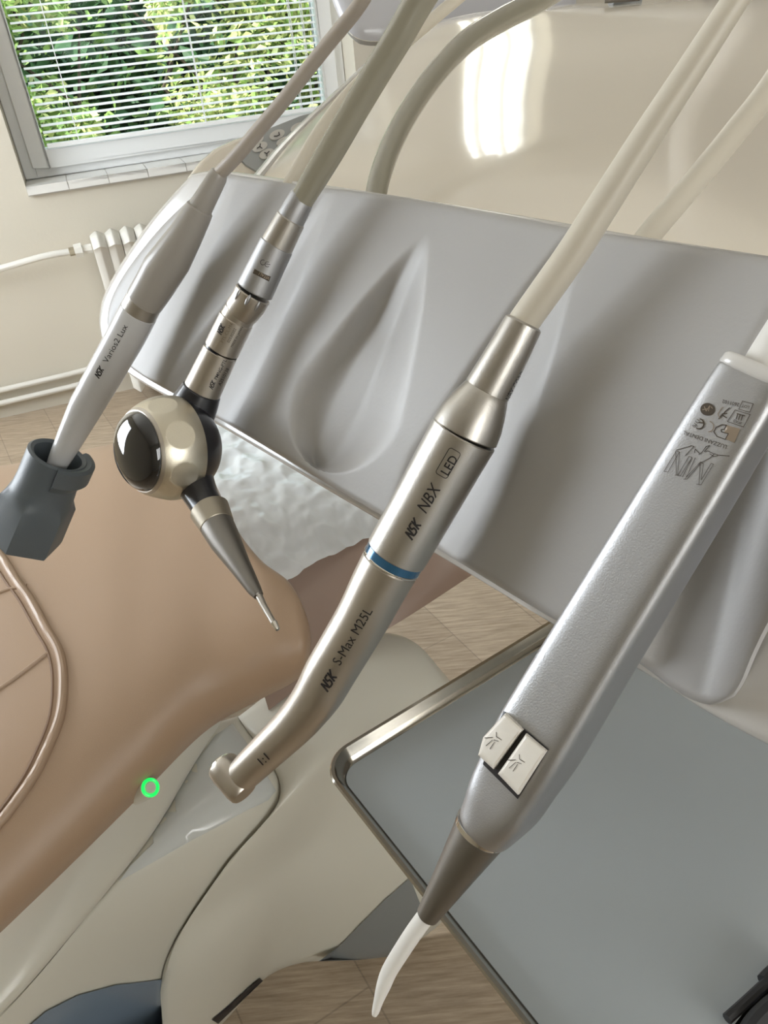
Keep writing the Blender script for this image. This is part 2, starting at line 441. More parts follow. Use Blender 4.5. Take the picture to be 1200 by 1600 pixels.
def far_window(name, axis, p0, p1, z0, z1, q, n, m_, k=1.):
    root = bpy.data.objects.new(name, None); COL.objects.link(root); struct(root); f = MB(); w = .05*k
    def bx(a, b, c, d):
        if axis == 's': f.rbox(a, b, q-.03, q+.03, c, d)
        else: f.rbox(q-.03, q+.03, a, b, c, d)
    bx(p0, p0+w, z0, z1); bx(p1-w, p1, z0, z1); bx(p0, p1, z0, z0+w); bx(p0, p1, z1-w, z1)
    for i in range(1, n): c_ = p0+(p1-p0)*i/n; bx(c_-.03*k, c_+.03*k, z0, z1)
    for i in range(1, m_): c_ = z0+(z1-z0)*i/m_; bx(p0, p1, c_-.012, c_+.012)
    f.build('window_frame', 'pvc', root); return root
far_window('added_side_window', 'r', .65, 2.35, .92, 2.32, ROOM_S0-.06, 2, 1)  # unseen window, added around the side area light
far_window('window_3', 's', .05, 1.95, 1.07, 2.42, ROOM_R1+.06, 3, 6)
far_window('window_4', 's', 1.65, 2.11, 1.95, 2.85, -.05, 3, 9, .4)
# tiled sill
f = MB(); f.rbox(WS0, WS1, -.14, ROOM_R0+.02, WZ0-.035, WZ0-.003)
tr = struct(f.build('trim_1', 'grout'))
f = MB(); n = 9; tw = (WS1-WS0)/n
for i in range(n):
    f.rbox(WS0+i*tw+.0012, WS0+(i+1)*tw-.0012, .001, ROOM_R0+.025, WZ0-.012, WZ0)
    f.rbox(WS0+i*tw+.0012, WS0+(i+1)*tw-.0012, ROOM_R0+.018, ROOM_R0+.025, WZ0-.03, WZ0)
f.build('sill_tile', 'tile', tr, bevel=.0015)

# venetian blind
bl = thing('venetian_blind', 'white venetian blind with open horizontal slats hanging in the window', 'blind', rm(.6, .03, WZ1-.1))
b0, b1 = WS0+.115, WS1-.115; zb, zt = WZ0+.115, WZ1-.13
f = MB(); z = zb+.02; sl = .024
while z < zt:
    n = 8; prof = []
    for i in range(n+1):
        a = (i/n-.5); prof.append((.024+a*sl, z+.0022*(1-(2*a)**2)-a*.0068))
    vs = []
    for s_ in (b0, b1):
        for q, zz in prof: vs.append(rm(s_, q, zz))
        for q, zz in reversed(prof): vs.append(rm(s_, q, zz-.0004))
    m_ = 2*(n+1); fs = [(i, (i+1) % m_, m_+(i+1) % m_, m_+i) for i in range(m_)]+[tuple(range(m_)), tuple(range(m_, 2*m_))]
    f.add(vs, fs); z += .0235
f.build('slats', 'slat', bl, True)
f = MB(); f.rbox(b0, b1, .012, .036, zb-.012, zb+.004); f.build('bottom_rail', 'slat', bl, bevel=.003)
f = MB(); f.rbox(b0, b1, .010, .040, zt, zt+.03); f.build('head_rail', 'slat', bl, bevel=.002)
for s_ in (.12, .62, b1-.10, b1-.05):
    f = MB()
    for q in (.0125, .0355): f.rbox(b0+s_-.0015 if s_ < b1-.11 else s_-.0015, b0+s_+.0015 if s_ < b1-.11 else s_+.0015, q-.0006, q+.0006, zb, zt)
    f.build('ladder_cord', 'slat', bl)

# radiator under the window
rd = thing('radiator', 'white cast column radiator with ribbed sections on wall below window', 'radiator', rm(.15, .24, 0))
def rad_section(s_, zt=.70):
    mb = MB(); prof = [(-.07, .05), (-.075, .10), (-.05, .13), (-.05, zt-.07), (-.075, zt-.045), (-.05, zt-.012), (0, zt), (.05, zt-.012), (.075, zt-.045), (.05, zt-.07), (.05, .13), (.075, .10), (.07, .05)]
    vs = []
    for w, sc in ((-.0265, .70), (-.003, 1), (.003, 1), (.0265, .70)):
        for q, zz in prof: vs.append(rm(s_+w, .25+q*sc, .4+(zz-.4)*(sc*.16+.84)))
    k = len(prof)
    fs = [(r_*k+i, r_*k+(i+1) % k, (r_+1)*k+(i+1) % k, (r_+1)*k+i) for r_ in range(3) for i in range(k)]+[tuple(range(k)), tuple(range(3*k, 4*k))]
    return mb.add(vs, fs)
for i in range(12): rad_section(.115+i*.056).build('radiator_section', 'rad', rd, True, 50)
zc = .64
tube('valve', [rm(.085, .25, zc), rm(.05, .25, zc), rm(.049, .25, zc), rm(.02, .25, zc)], [.018, .018, .028, .026], 'rad', rd, 8, angle=20)
tube('valve_nut', [rm(.02, .25, zc), rm(.0, .25, zc)], [.016, .016], 'brass', rd, 6, angle=20)
pp = thing('heating_pipe', 'white heating pipe running left along wall from radiator valve', 'pipe', rm(-.3, .25, zc))
tube('pipe_run', cr([rm(0, .25, zc), rm(-.1, .25, zc), rm(-.35, .22, zc-.03), rm(-.75, .2, zc-.05), rm(-1.6, .2, zc-.06)], 30), .0125, 'rad', pp, 12)
for i, (z_, q, s1_) in enumerate(((.13, .165, .02), (.075, .165, .02))):
    p2 = tube('heating_pipe', cr([rm(s1_, q, z_+.03), rm(-.05, q, z_+.01), rm(-.4, q, z_), rm(-1.7, q, z_-.02)], 20), .012, 'rad', None, 12)
    tag(p2, ['upper of the two white pipes running low along the wall', 'lower of the two white pipes running low along the wall'][i], 'pipe', 'low heating pipes')

# ------------------------------------------------------------------ garden outside
f = MB(); f.box(rm(-6, -9, -.3), TS*14, NR*8.8, V((0, 0, .05))); tag(f.build('garden_ground', 'soil'), 'dark planted ground outside the window', 'ground', kind='structure')
def foliage(name, n, s0, s1, r0, r1, z0, z1, size, mats, parent, dens):
    mb = MB(); idx = []
    for i in range(n):
        for _ in range(20):
            s_ = random.uniform(s0, s1); z_ = random.uniform(z0, z1)
            q = noise.noise(V((s_*2.2+dens, z_*2.2, dens)))+.5*noise.noise(V((s_*6, z_*6, dens)))
            if q > random.uniform(-.5, .1): break
        r_ = random.uniform(r0, r1)
        p = rm(s_, r_, z_); a = V((random.gauss(0, 1), random.gauss(0, 1), random.gauss(-.5, .6))).normalized()
        b = a.cross(V((random.gauss(0, 1), random.gauss(0, 1), random.gauss(0, 1)))).normalized(); L = size*random.uniform(.6, 1.3)
        mid = p+a*L*.5+a.cross(b)*L*.08
        mb.add([p, mid+b*L*.28, p+a*L, mid-b*L*.28], [(0, 1, 2, 3)]); idx.append(random.choice(mats))
    o = link(name, mb.v, mb.f, mats[0], parent, False)
    ms = sorted(set(mats)); o.data.materials.clear()
    for k in ms: o.data.materials.append(M[k])
    for p, k in zip(o.data.polygons, idx): p.material_index = ms.index(k)
    return o
def shrub(label, s0, s1, r0, r1, z0, z1, n, size, mats, dens, nb, name='shrub'):
    t = thing(name, label, 'plant', rm((s0+s1)/2, (r0+r1)/2, -.25))
    o = foliage('foliage', n, s0, s1, r0, r1, z0, z1, size, mats, t, dens); o['kind'] = 'stuff'
    mb = MB()
    for i in range(nb):
        s_ = random.uniform(s0, s1); q = (r0+r1)/2
        P = [rm(s_+random.uniform(-.1, .1)*k, q+random.uniform(-.08, .08), -.26+(z1+.26)*k/5) for k in range(6)]
        v, f_ = tube_vf(P, [.022*(1-k*.14) for k in range(6)], 6); mb.add(v, f_)
    mb.build('branch', 'bark', t, True)
    return t
shrub('bright green sunlit shrub with yellowish leaves filling lower window', -.9, .3, -2.3, -1.5, -.25, 1.75, 24000, .062, ['leaf1', 'leaf1', 'leaf2'], 1.3, 9)
shrub('yellow green leafy shrub behind the right half of the window', .78, 2.6, -2.4, -1.6, -.25, 1.85, 24000, .062, ['leaf1', 'leaf2', 'leaf2'], 4.1, 9)
shrub('dark evergreen tree behind the bright shrubs outside', -3, 4.5, -4.6, -3.4, -.25, 3.6, 26000, .17, ['leaf3', 'leaf3', 'leaf3', 'leaf1'], 7.7, 14, 'tree')

hg_ = thing('hedge', 'dense dark clipped hedge along the back of the garden outside', 'hedge', rm(1, -5.6, -.25))
def hedge_pt(s_, z_): return rm(s_, -5.3+.25*noise.noise(V((s_*2, z_*2, 0)))+.1*noise.noise(V((s_*9, z_*9, 2))), z_)
hv_ = []; n1_, n2_ = 140, 60
for j in range(n2_):
    for i in range(n1_): hv_.append(hedge_pt(-6+14*i/(n1_-1), -.28+3.6*j/(n2_-1)))
nh = len(hv_); hv_ += [p-NR*.7 for p in hv_]
hf_ = [(j*n1_+i, j*n1_+i+1, (j+1)*n1_+i+1, (j+1)*n1_+i) for j in range(n2_-1) for i in range(n1_-1)]
hf_ += [tuple(q+nh for q in reversed(f_)) for f_ in hf_]+[((n2_-1)*n1_+i, (n2_-1)*n1_+i+1, (n2_-1)*n1_+i+1+nh, (n2_-1)*n1_+i+nh) for i in range(n1_-1)]
link('hedge_body', hv_, hf_, 'leaf3', hg_)

# ------------------------------------------------------------------ dental chair
chair = thing('dental_chair', 'tan leatherette dental chair with cream plastic base below the instrument holder', 'dental chair', atz(200, 1000, 0))
cT = [(-120, 748, .70), (0, 738, .71), (121, 716, .72), (200, 702, .73), (270, 705, .73), (330, 750, .72), (368, 830, .70), (410, 888, .69), (455, 922, .675), (480, 968, .66), (486, 1000, .645)]
cB = [(-120, 1570, .52), (0, 1458, .53), (110, 1352, .54), (220, 1243, .55), (321, 1143, .56), (405, 1094, .575), (455, 1068, .59), (478, 1045, .61), (486, 1002, .64)]
def cush(u, v, p):
    h = (4*v*(1-v))**.5 if 0 < v < 1 else 0
    w = max(0, 1-max(0, (u-.5)/.5)**2.6)**.55
    return (V((0, 0, .085))*(1-.65*v)+(C-p).normalized()*(.03+.10*v*v))*h*w
cushion = coons('cushion', cT, cB, None, None, 120, 70, 'leather', chair, disp=cush, solid=.012, conv=lambda p: atz(*p))
bc = bvh([cushion])
def on(b, pts, n, lift=.0):
    return [q for q in (cast(b, p.x, p.y, lift) for p in cr([(a[0], a[1], 0) for a in pts], n)) if q is not None]
seam = [(-40, 820), (0, 866), (25, 906), (48, 938), (72, 982), (92, 1018), (99, 1060), (94, 1119), (70, 1180), (45, 1225), (0, 1285), (-50, 1335)]
tube('piping', on(bc, seam, 90, .001), .006, 'piping', chair, 12)
tube('stitch_line', on(bc, [(x-17, y+2) for x, y in seam], 90, .0005), .0018, 'stitch', chair, 6)
tube('seam', on(bc, [(-20, 935), (10, 922), (42, 915)], 12, .0), .0028, 'piping', chair, 8)
tube('seam', on(bc, [(-30, 1095), (20, 1062), (75, 1020)], 16, .0), .0028, 'piping', chair, 8)
# foot end under clear plastic
fT = [(250, 620, .60), (420, 660, .60), (600, 740, .58), (760, 840, .54)]
fB = [(420, 1110, .44), (520, 1035, .45), (640, 962, .46), (735, 900, .47), (790, 865, .48)]
def foot(u, v, p):
    return V((0, 0, .07))*math.sin(math.pi*min(1, v*1.0))**.6
footpad = coons('foot_cushion', fT, fB, None, None, 60, 50, 'leather2', chair, disp=foot, solid=.03, conv=lambda p: atz(*p))
def film(u, v, p):
    q = foot(u, v*.82, p)+(C-p).normalized()*.034
    n_ = .7*noise.noise(V((p.x*9+p.y*5, p.y*15, p.z*12)))+.36*noise.noise(p*40)+.10*noise.noise(p*95)
    ridge = .7*abs(noise.noise(V((p.x*22, p.y*22, 3))))
    return q+V((0, 0, .011))*n_-V((0, 0, .013))*ridge
coons('plastic_cover', fT, [(400, 985, .48), (500, 912, .49), (575, 874, .495), (650, 850, .50), (790, 850, .485)], None, None, 150, 130, 'film', chair, disp=film, solid=0, conv=lambda p: atz(*p))
# base bodies
sL = [(372, 1120, .43), (438, 1238, .40), (345, 1365, .35), (270, 1478, .27), (250, 1560, .20), (256, 1660, .10)]
def blg(h, ax=V((0, 0, 1))):
    return lambda u, v, p: (ax*.5+(C-p).normalized()*.6)*h*(16*u*(1-u)*v*(1-v))**.5
bodyC = coons('base_cover', [(372, 1118, .43), (470, 1045, .43), (545, 1000, .42), (600, 988, .40), (650, 1005, .38), (700, 1060, .35)],
              [(256, 1680, .02), (345, 1602, .02), (410, 1532, .02), (470, 1505, .02), (560, 1500, .02), (628, 1492, .02)],
              sL[:-1]+[(256, 1680, .02)], [(700, 1060, .35), (770, 1200, .25), (720, 1400, .10), (628, 1492, .02)], 60, 60, 'shell', chair, disp=blg(.06), solid=.05, conv=lambda p: atz(*p))
eA = [(-120, 1700, .44), (-20, 1605, .44), (60, 1522, .44), (165, 1396, .44), (240, 1300, .44), (300, 1200, .45), (336, 1130, .46)]
bodyB = coons('base_panel', list(eA), [(256, 1760, .08), (256, 1660, .09), (252, 1560, .19), (272, 1478, .26), (347, 1365, .34), (440, 1240, .39), (374, 1118, .42)], None, None, 80, 50, 'shell', chair, disp=blg(.03), solid=.02, conv=lambda p: atz(*p))
bodyA = coons('side_cover', [(-120, 1540, .50), (0, 1425, .50), (220, 1215, .52), (345, 1095, .53)], [(x, y, z+.012) for x, y, z in eA[:-1]]+[(346, 1128, .47)],
              None, None, 60, 24, 'shell', chair, disp=blg(.015), solid=.02, conv=lambda p: atz(*p))
bB = bvh([bodyB]); bA = bvh([bodyA]); bC = bvh([bodyC])
patch('reflection_patch', [(336, 1150), (362, 1132), (398, 1180), (430, 1236), (418, 1250), (300, 1312), (186, 1378), (225, 1318), (262, 1264), (300, 1200)], bB, 'reflection_tint', chair, .002, 12, .004)  # reflection on the base painted as a lighter patch
patch('accent_panel', [(30, 1612), (70, 1578), (120, 1553), (180, 1537), (250, 1529), (249, 1570), (256, 1640), (30, 1660)], bB, 'accent', chair, .003, 12, .004)
patch('accent_panel', [(498, 1502), (530, 1476), (565, 1440), (600, 1405), (640, 1370), (660, 1420), (626, 1490), (560, 1497)], bC, 'accent2', chair, .003, 12, .004)
patch('label_strip', [(330, 1592), (405, 1527), (410, 1531), (340, 1598)], bC, 'ink', chair, .002, 10, .001)
# green ring switch
c0 = min((q for q in (cast(bA, 234, 1231, .0), cast(bc, 234, 1231, .0), cast(bc, 222, 1238, 0)) if q is not None), key=lambda q: (q-C).length); c0 = at(234, 1231, (c0-C).dot(FWD)-.018); nn = (C-c0).normalized()*.5+V((0, 0, .3))+R*.45; nn.normalize()
e1 = nn.cross(V((0, 0, 1))).normalized(); e2 = nn.cross(e1)
rr = 13*((c0-C).dot(FWD))/F
sw = tube('switch', [c0-nn*.04, c0+nn*.0015], [rr*1.22, rr*1.18], 'shell', chair, 32, angle=30)
ringP = [c0+nn*.002+e1*rr*.93*math.cos(a)+e2*rr*.93*math.sin(a) for a in [2*math.pi*i/40 for i in range(41)]]
tube('light_ring', ringP, rr*.2, 'ring', sw, 8, hint=nn, cap=False)
tube('switch_cap', [c0+nn*.001, c0+nn*.003], [rr*.66, rr*.6], 'shell', sw, 24)
# pedestal under the cushion to the floor (hidden core of the chair)
f = MB(); pc = atz(60, 1250, .0); pc.z = 0
f.box(pc+V((-.30, -.02, .0)), V((.42, .1, 0)), V((-.1, .42, 0)), V((0, 0, .34))); f.build('pedestal', 'shell', chair, bevel=.03)

# ------------------------------------------------------------------ delivery unit
unit = thing('dental_delivery_unit', 'cream dental delivery unit with grey moulded instrument holder panel', 'dental unit', at(900, 700, .3))
pT = [(345, 270), (480, 290), (600, 304), (760, 331), (900, 358), (1000, 372), (1200, 401), (1420, 436)]
pB = [(185, 548), (215, 582), (340, 653), (500, 749), (600, 808), (700, 868), (870, 970), (985, 1028), (1060, 1082), (1110, 1101), (1148, 1088)]
pL = [(345, 270), (285, 322), (240, 368), (192, 432), (170, 480), (170, 520), (185, 548)]
pR = [(1420, 436), (1330, 740), (1200, 985), (1165, 1062), (1148, 1088)]
LEAVES = [  # tip, bottom, half width, depth, closed at the bottom
    ((378, 250), (150, 640), 66, .0075, False),
    ((528, 280), (268, 690), 68, .0075, False),
    ((668, 362), (496, 732), 92, .0085, True),
    ((920, 320), (640, 905), 90, .0065, True),
    ((1255, 400), (1040, 1150), 132, .009, False)]
def leaf(x, y, L):
    (x0, y0), (x1, y1), w, dp, closed = L
    dx, dy = x1-x0, y1-y0; l = math.hypot(dx, dy); s_ = ((x-x0)*dx+(y-y0)*dy)/l/l; q = ((x-x0)*dy-(y-y0)*dx)/l
    if s_ <= 0: return 0
    if closed:
        if s_ >= 1: return 0
        ww = w*min(1, (s_/.72))**.75
        if s_ > .72: ww = w*math.sqrt(max(0, 1-((s_-.72)/.28)**2))
    else: ww = w*min(1, s_/.8)**.7
    if ww < 1: return 0
    q = abs(q)/ww
    return dp*sm((1-q)/.8)*sm(s_*2.2)
def pdisp(u, v, p):
    x, y, d = px(p); h = -sum(leaf(x, y, L) for L in LEAVES)
    h += .003*math.sin(math.pi*v)
    e = min(u*1.0, (1-u)*1.0, v*.5, (1-v)*.5)/.012
    if e < 1: h -= .0025*(1-math.sqrt(max(0, 1-(1-e)**2)))
    return (C-p).normalized()*h*1.15
pl = lambda k: (lambda p: at(p[0], p[1], pd(p[0], p[1], k)))
panel = coons('instrument_holder', pT, pB, pL, pR, 300, 170, 'holder', unit, disp=pdisp, solid=.012, conv=pl(0))
sT = [(296, 268), (345, 262), (480, 280), (760, 322), (1000, 362), (1200, 392), (1500, 440)]
sB = [(165, 545), (208, 592), (340, 668), (500, 764), (600, 823), (700, 883), (862, 981), (985, 1046), (1097, 1116), (1200, 1172), (1330, 1240)]
sL_ = [(296, 268), (225, 348), (165, 440), (150, 488), (154, 525), (165, 545)]
def sdisp(u, v, p):
    e = min(u, 1-u, v*.6, (1-v)*.6)/.02; h = 0
    if e < 1: h -= .004*(1-math.sqrt(max(0, 1-(1-e)**2)))
    return PN*h
coons('housing', sT, sB, sL_, [(1500, 440), (1450, 800), (1330, 1240)], 120, 70, 'white', unit, disp=sdisp, solid=.03, conv=pl(-.1))
def dd(x, y, e): return (x, y, pd(x, y)+e)
dB = [(398, 283, .350), (500, 312, .325), (760, 352, .275), (1000, 395, .245), (1200, 425, .225), (1500, 470, .20)]
dT = [(690, 36, .70), (760, 22, .69), (900, 12, .66), (1050, 5, .62), (1250, -20, .57), (1650, -80, .51)]
dL = [(398, 283, .350), (440, 232, .40), (484, 187, .455), (553, 122, .545), (600, 78, .61), (640, 48, .66), (690, 36, .70)][::-1]
def ddisp(u, v, p):
    e = min(u, (1-u))/.05
    h = .024*math.sin(math.pi*u)**.8*math.sin(math.pi*min(1, v*.95+.05))**.7
    return ((C-p).normalized()*.6+V((0, 0, .6)))*h
dome = coons('top_cover', dT, dB, dL, [(1650, -80, .45), (1600, 200, .33), (1500, 470, .20)], 120, 90, 'cream', unit, disp=ddisp, solid=.012)
# rolled edge along the cover's left and top outline
edge = [at(x, y, d-.001) for x, y, d in dL[::-1]]+[at(x, y, d) for x, y, d in dT[1:]]
tube('cover_edge', cr(edge, 90), .0022, 'white', unit, 10)
# arm carrying the unit to the right, down to a column out of view
tube('support_arm', cr([at(1250, 500, .36), at(1500, 500, .5), rm(1.0, 2.75, .95)], 20), .035, 'white', unit, 24)
cb = rm(1.0, 2.75, 0); tube('support_column', [cb, cb+V((0, 0, .95))], [.05, .05], 'white', unit, 32)

# control keypad
kp = thing('control_keypad', 'grey membrane keypad on cream console, left of the domed cover', 'keypad', at(430, 230, .55))
body = [(292, 275), (312, 248), (335, 228), (365, 214), (412, 200), (484, 178), (530, 165), (520, 200), (440, 290), (400, 300), (330, 290)]
def plate(name, outl, d0, gx, gy, th, m, parent, bevel=.0):
    """flat plate: outline points on an inclined plane, extruded by its thickness"""
    n = len(outl); f_ = [at(x, y, 1/(1/d0+gx*(x-400)+gy*(y-230))) for x, y in outl]
    nrm = (f_[1]-f_[0]).cross(f_[n//2]-f_[0]).normalized()
    if nrm.dot(C-f_[0]) < 0: nrm = -nrm
    b_ = [p-nrm*th for p in f_]
    return MB().add(f_+b_, [tuple(range(n)), tuple(range(2*n-1, n-1, -1))]+[(i, (i+1) % n, (i+1) % n+n, i+n) for i in range(n)]).build(name, m, parent, bevel=bevel)
plate('console', body, .50, -.0012, .0012, .03, 'cream', kp, .004)
plate('membrane', [(374, 246), (384, 257), (405, 270), (440, 240), (505, 172), (470, 181), (415, 203), (392, 222)], .498, -.0012, .0012, .0015, 'keypad', kp)
tube('mounting_arm', cr([at(462, 250, .535), at(600, 300, .60), rm(.85, 2.7, .94)], 20), .016, 'cream', kp, 16)
kd = lambda x, y: 1/(1/.496+(-.0012)*(x-400)+.0012*(y-230))
for x, y, ch in ((433, 210, [(3, -4), (4, 1), (-1, 3), (-5, 3)]), (444, 221, [(-4, 2), (5, 2), (2, -3), (-2, 2)]), (406, 229, [(-5, 3), (0, 0), (4, 3), (0, 0), (1, -5)]), (417, 240, [(4, -4), (0, 0), (-4, -2), (0, 0), (0, 4)]), (400, 218, [(-3, 0), (3, 0)]), (466, 199, [(-4, 2), (0, -2), (4, 2)]), (429, 252, [(-3, 0), (3, 0)])):
    P = []
    for k in range(28):
        a = 2*math.pi*k/28; ex, ey = 12.5*math.cos(a), 7*math.sin(a); an = math.radians(-22)
        P.append((x+ex*math.cos(an)-ey*math.sin(an), y+ex*math.sin(an)+ey*math.cos(an)))
    kk = plate('key', P, .4965, -.0012, .0012, .0008, 'key', kp)
    vs, fs = strokes_vf([[V((x+a*.9, y+b_*.9)) for a, b_ in ch]], 1.5)
    link('symbol', [at(v.x, v.y, kd(v.x, v.y)*.999) for v in vs], fs, 'ink', kk, False)
# the lamp housing and hinge behind the cover
lh = thing('lamp_housing', 'pale grey rounded equipment housing above the cover at top of photo', 'equipment', at(640, 0, .85))
coons('housing', [(500, -80, .80), (640, -90, .84), (900, -90, .9)], [(535, 40, .80), (562, 61, .80), (610, 63, .81), (700, 48, .84), (900, 12, .92)], [(500, -80, .80), (512, -20, .80), (535, 40, .80)], None, 40, 24, mat('lamp_grey', (.50, .50, .52), .3, coat=.4), lh, disp=blg(.03), solid=.05)
coons('under_trim', [(535, 42, .81), (562, 62, .81), (610, 64, .82), (700, 50, .85)], [(548, 58, .83), (566, 70, .83), (612, 70, .84), (700, 54, .86)], None, None, 20, 4, 'accent2', lh, solid=.005)
tube('ceiling_arm', cr([at(860, -50, .90), at(1100, -420, 1.1), rm(1.5, 2.0, 2.0), rm(1.5, 2.0, ROOM_H-.005)], 30), .03, 'white', lh, 20)
hg = thing('cover_hinge', 'small dark hinge block on top edge of the domed cover', 'hinge', at(975, 0, .57))
f = MB(); o_ = at(958, -14, .575); f.box(o_, R*.022, -U*.0095, FWD*.02); f.build('hinge_block', 'accent2', hg, bevel=.001)
tube('hinge_pin', [at(945, 0, .57), at(1000, -4, .565)], .0022, 'dalu', hg, 12)

# ------------------------------------------------------------------ handpieces
K = .082
# ---- 1 scaler
h1 = thing('ultrasonic_scaler', 'long white scaler handpiece with grey sleeve, leftmost tool in the holder', 'dental handpiece', at(224, 472, pd(224, 472, K)))
a1 = [(344, 268, 13), (340, 276, 15), (312, 327, 18.6)]
pxtube('strain_relief', a1, K, 'sleeve', h1, bev=.0006)
sl1 = pxtube('sleeve', [(313, 325, 21.5), (309, 333, 22.3), (290, 368, 26), (268, 404, 31), (255, 422, 32), (240, 448, 30.5), (226, 470, 29)], K, 'sleeve', h1, bev=.0004)
pxtube('metal_ring', [(226, 470, 28.2), (217, 487, 28.4)], K, 'steel', h1)
g1 = pxtube('grip', [(217, 487, 29), (200, 520, 29), (166, 580, 27.5), (135, 634, 25.5), (112, 680, 21), (91, 722, 16), (80, 745, 12)], K, 'hwhite', h1, bev=.0003)
hs = pxtube('hose', [(592, -45, 11.5), (560, 10, 11.5), (513, 68, 11.3), (478, 112, 11.3), (443, 157, 11.2), (405, 202, 11), (373, 240, 11), (344, 270, 11)], K, 'hose', h1, 24, smoothn=60)
b_ = bvh([g1])
nsk(155, 591, 61, 9, b_, h1)
lettering('Varios2 Lux', 168, 568, 61, 13, b_, M['ink'], h1, squash=1.05)
# wrench on its tip
wr = thing('tip_wrench', 'dark grey torque wrench cap on the white scaler tip', 'dental tool', at(70, 780, pd(70, 780, K)))
def on_k(x, y, h, k=K): d = pd(x, y, k); return at(x, y, d), h*d/F
A, rA = on_k(91, 712, 46); B_, rB = on_k(36, 842, 58)
ax = (B_-A).normalized(); ln = (B_-A).length
sd = ax.cross(-FWD).normalized(); fr = sd.cross(ax).normalized()
if fr.dot(C-A) < 0: fr = -fr
tilt = ax; lip = []
nseg = 72
def wring(t, ro, wob=0., hexa=0., slot=False):
    out = []
    for k in range(nseg):
        a = 2*math.pi*k/nseg; r_ = ro
        if hexa:
            am = (a+.35) % (math.pi/3)-math.pi/6; r_ = ro*(1-hexa+hexa*math.cos(math.pi/6)/math.cos(am))
        out.append(A+ax*(t*ln+wob*math.cos(a)*ln)+(sd*math.cos(a)+fr*math.sin(a))*r_)
    return out
rings = [(.06, rA*.78, 0), (0.0, rA*.80, 0), (-.02, rA*.92, 0), (0.0, rA*1.0, 0), (.12, rA*1.0, 0), (.30, rA*1.0, 0), (.42, rA*1.04, 0), (.46, rA*1.12, .3), (.54, rA*1.27, 1), (.95, rA*1.30, 1), (1.0, rA*1.26, 1), (1.0, rA*.3, 0), (1.0, rA*.02, 0)]
vs = []; fs = []
inner = [(.55, rA*.3, 0), (.55, rA*.76, 0)]
for i, (t_, r_, hx) in enumerate(inner+rings): vs += wring(t_, r_, 0, hx)
nr = len(inner)+len(rings)
for i in range(nr-1):
    for k in range(nseg):
        # a slot is cut in the collar on the side facing right
        a_ = 360*k/nseg
        if 2 <= i <= 8 and False: continue
        k2 = (k+1) % nseg; fs.append((i*nseg+k, i*nseg+k2, (i+1)*nseg+k2, (i+1)*nseg+k))
fs.append(tuple(range(nseg)))
link('wrench_body', vs, fs, 'wrench', wr, True, 30)
# outward flange lip on the collar
def arcflange(t0, t1, r_in, r_out, a0, a1, name):
    vs = []; fs = []; n = 26
    for k in range(n+1):
        a = math.radians(a0+(a1-a0)*k/n); d_ = sd*math.cos(a)+fr*math.sin(a)
        for t_, r_ in ((t0, r_in), (t0-.015, (r_in+r_out)/2), (t0, r_out), (t1*.6+t0*.4, r_out), (t1, r_in)): vs.append(A+ax*t_*ln+d_*r_)
    for k in range(n):
        for j in range(5): j2 = (j+1) % 5; fs.append((k*5+j, k*5+j2, (k+1)*5+j2, (k+1)*5+j))
    fs += [tuple(range(5)), tuple(n*5+j for j in range(5))]
    return link(name, vs, fs, 'wrench', wr, True, 30)
_q = R-U*.3; _a = math.degrees(math.atan2(fr.dot(_q), sd.dot(_q)))
arcflange(-.01, .26, rA*.95, rA*1.24, _a-62, _a+62, 'collar_lip')

# ---- 2 air polisher
K2 = .088
h2 = thing('air_polisher', 'air polishing handpiece with round champagne and black powder chamber', 'dental handpiece', at(320, 560, pd(320, 560, K2)))
def seg2(name, st, m, bev=.0004): return pxtube(name, st, K2, m, h2, bev=bev)
seg2('collar', [(474, 306, 19.5), (470, 313, 20.5), (453, 345, 22.0)], 'alu')
seg2('collar', [(455, 341, 23.5), (432, 385, 25.5)], 'steel')
c3 = seg2('coupling', [(433, 382, 27), (398, 455, 29)], 'alu')
rg = seg2('grip_ring', [(396, 458, 29.0), (388, 473, 28.6), (377, 487, 27.6)], 'steel2')
seg2('neck', [(377, 486, 26.2), (369, 500, 26.2)], 'steel2')
c5 = seg2('coupling', [(370, 498, 27.5), (346, 547, 27.5)], 'steel2')
seg2('joint', [(347, 546, 26.6), (345, 549, 26.6)], 'black', 0)
c6 = seg2('body', [(345, 549, 27.5), (316, 610, 29.3)], 'steel2')
seg2('black_collar', [(316, 609, 31), (309, 624, 34), (298, 645, 38), (280, 680, 40)], 'black')
bR = bvh([rg])
for (x, y) in ((356, 451), (371, 460), (387, 469), (402, 479)):
    q = cast(bR, x, y, -.0002)
    if q:
        axd = (at(388, 473, pd(388, 473, K2))-at(396, 458, pd(396, 458, K2))).normalized()
        P = [q+axd*(t_*.0021) for t_ in (-1, -.7, 0, .7, 1)]
        tube('grip_slot', P, [.00005, .0005, .00075, .0005, .00005], 'alu', rg, 10, angle=60)
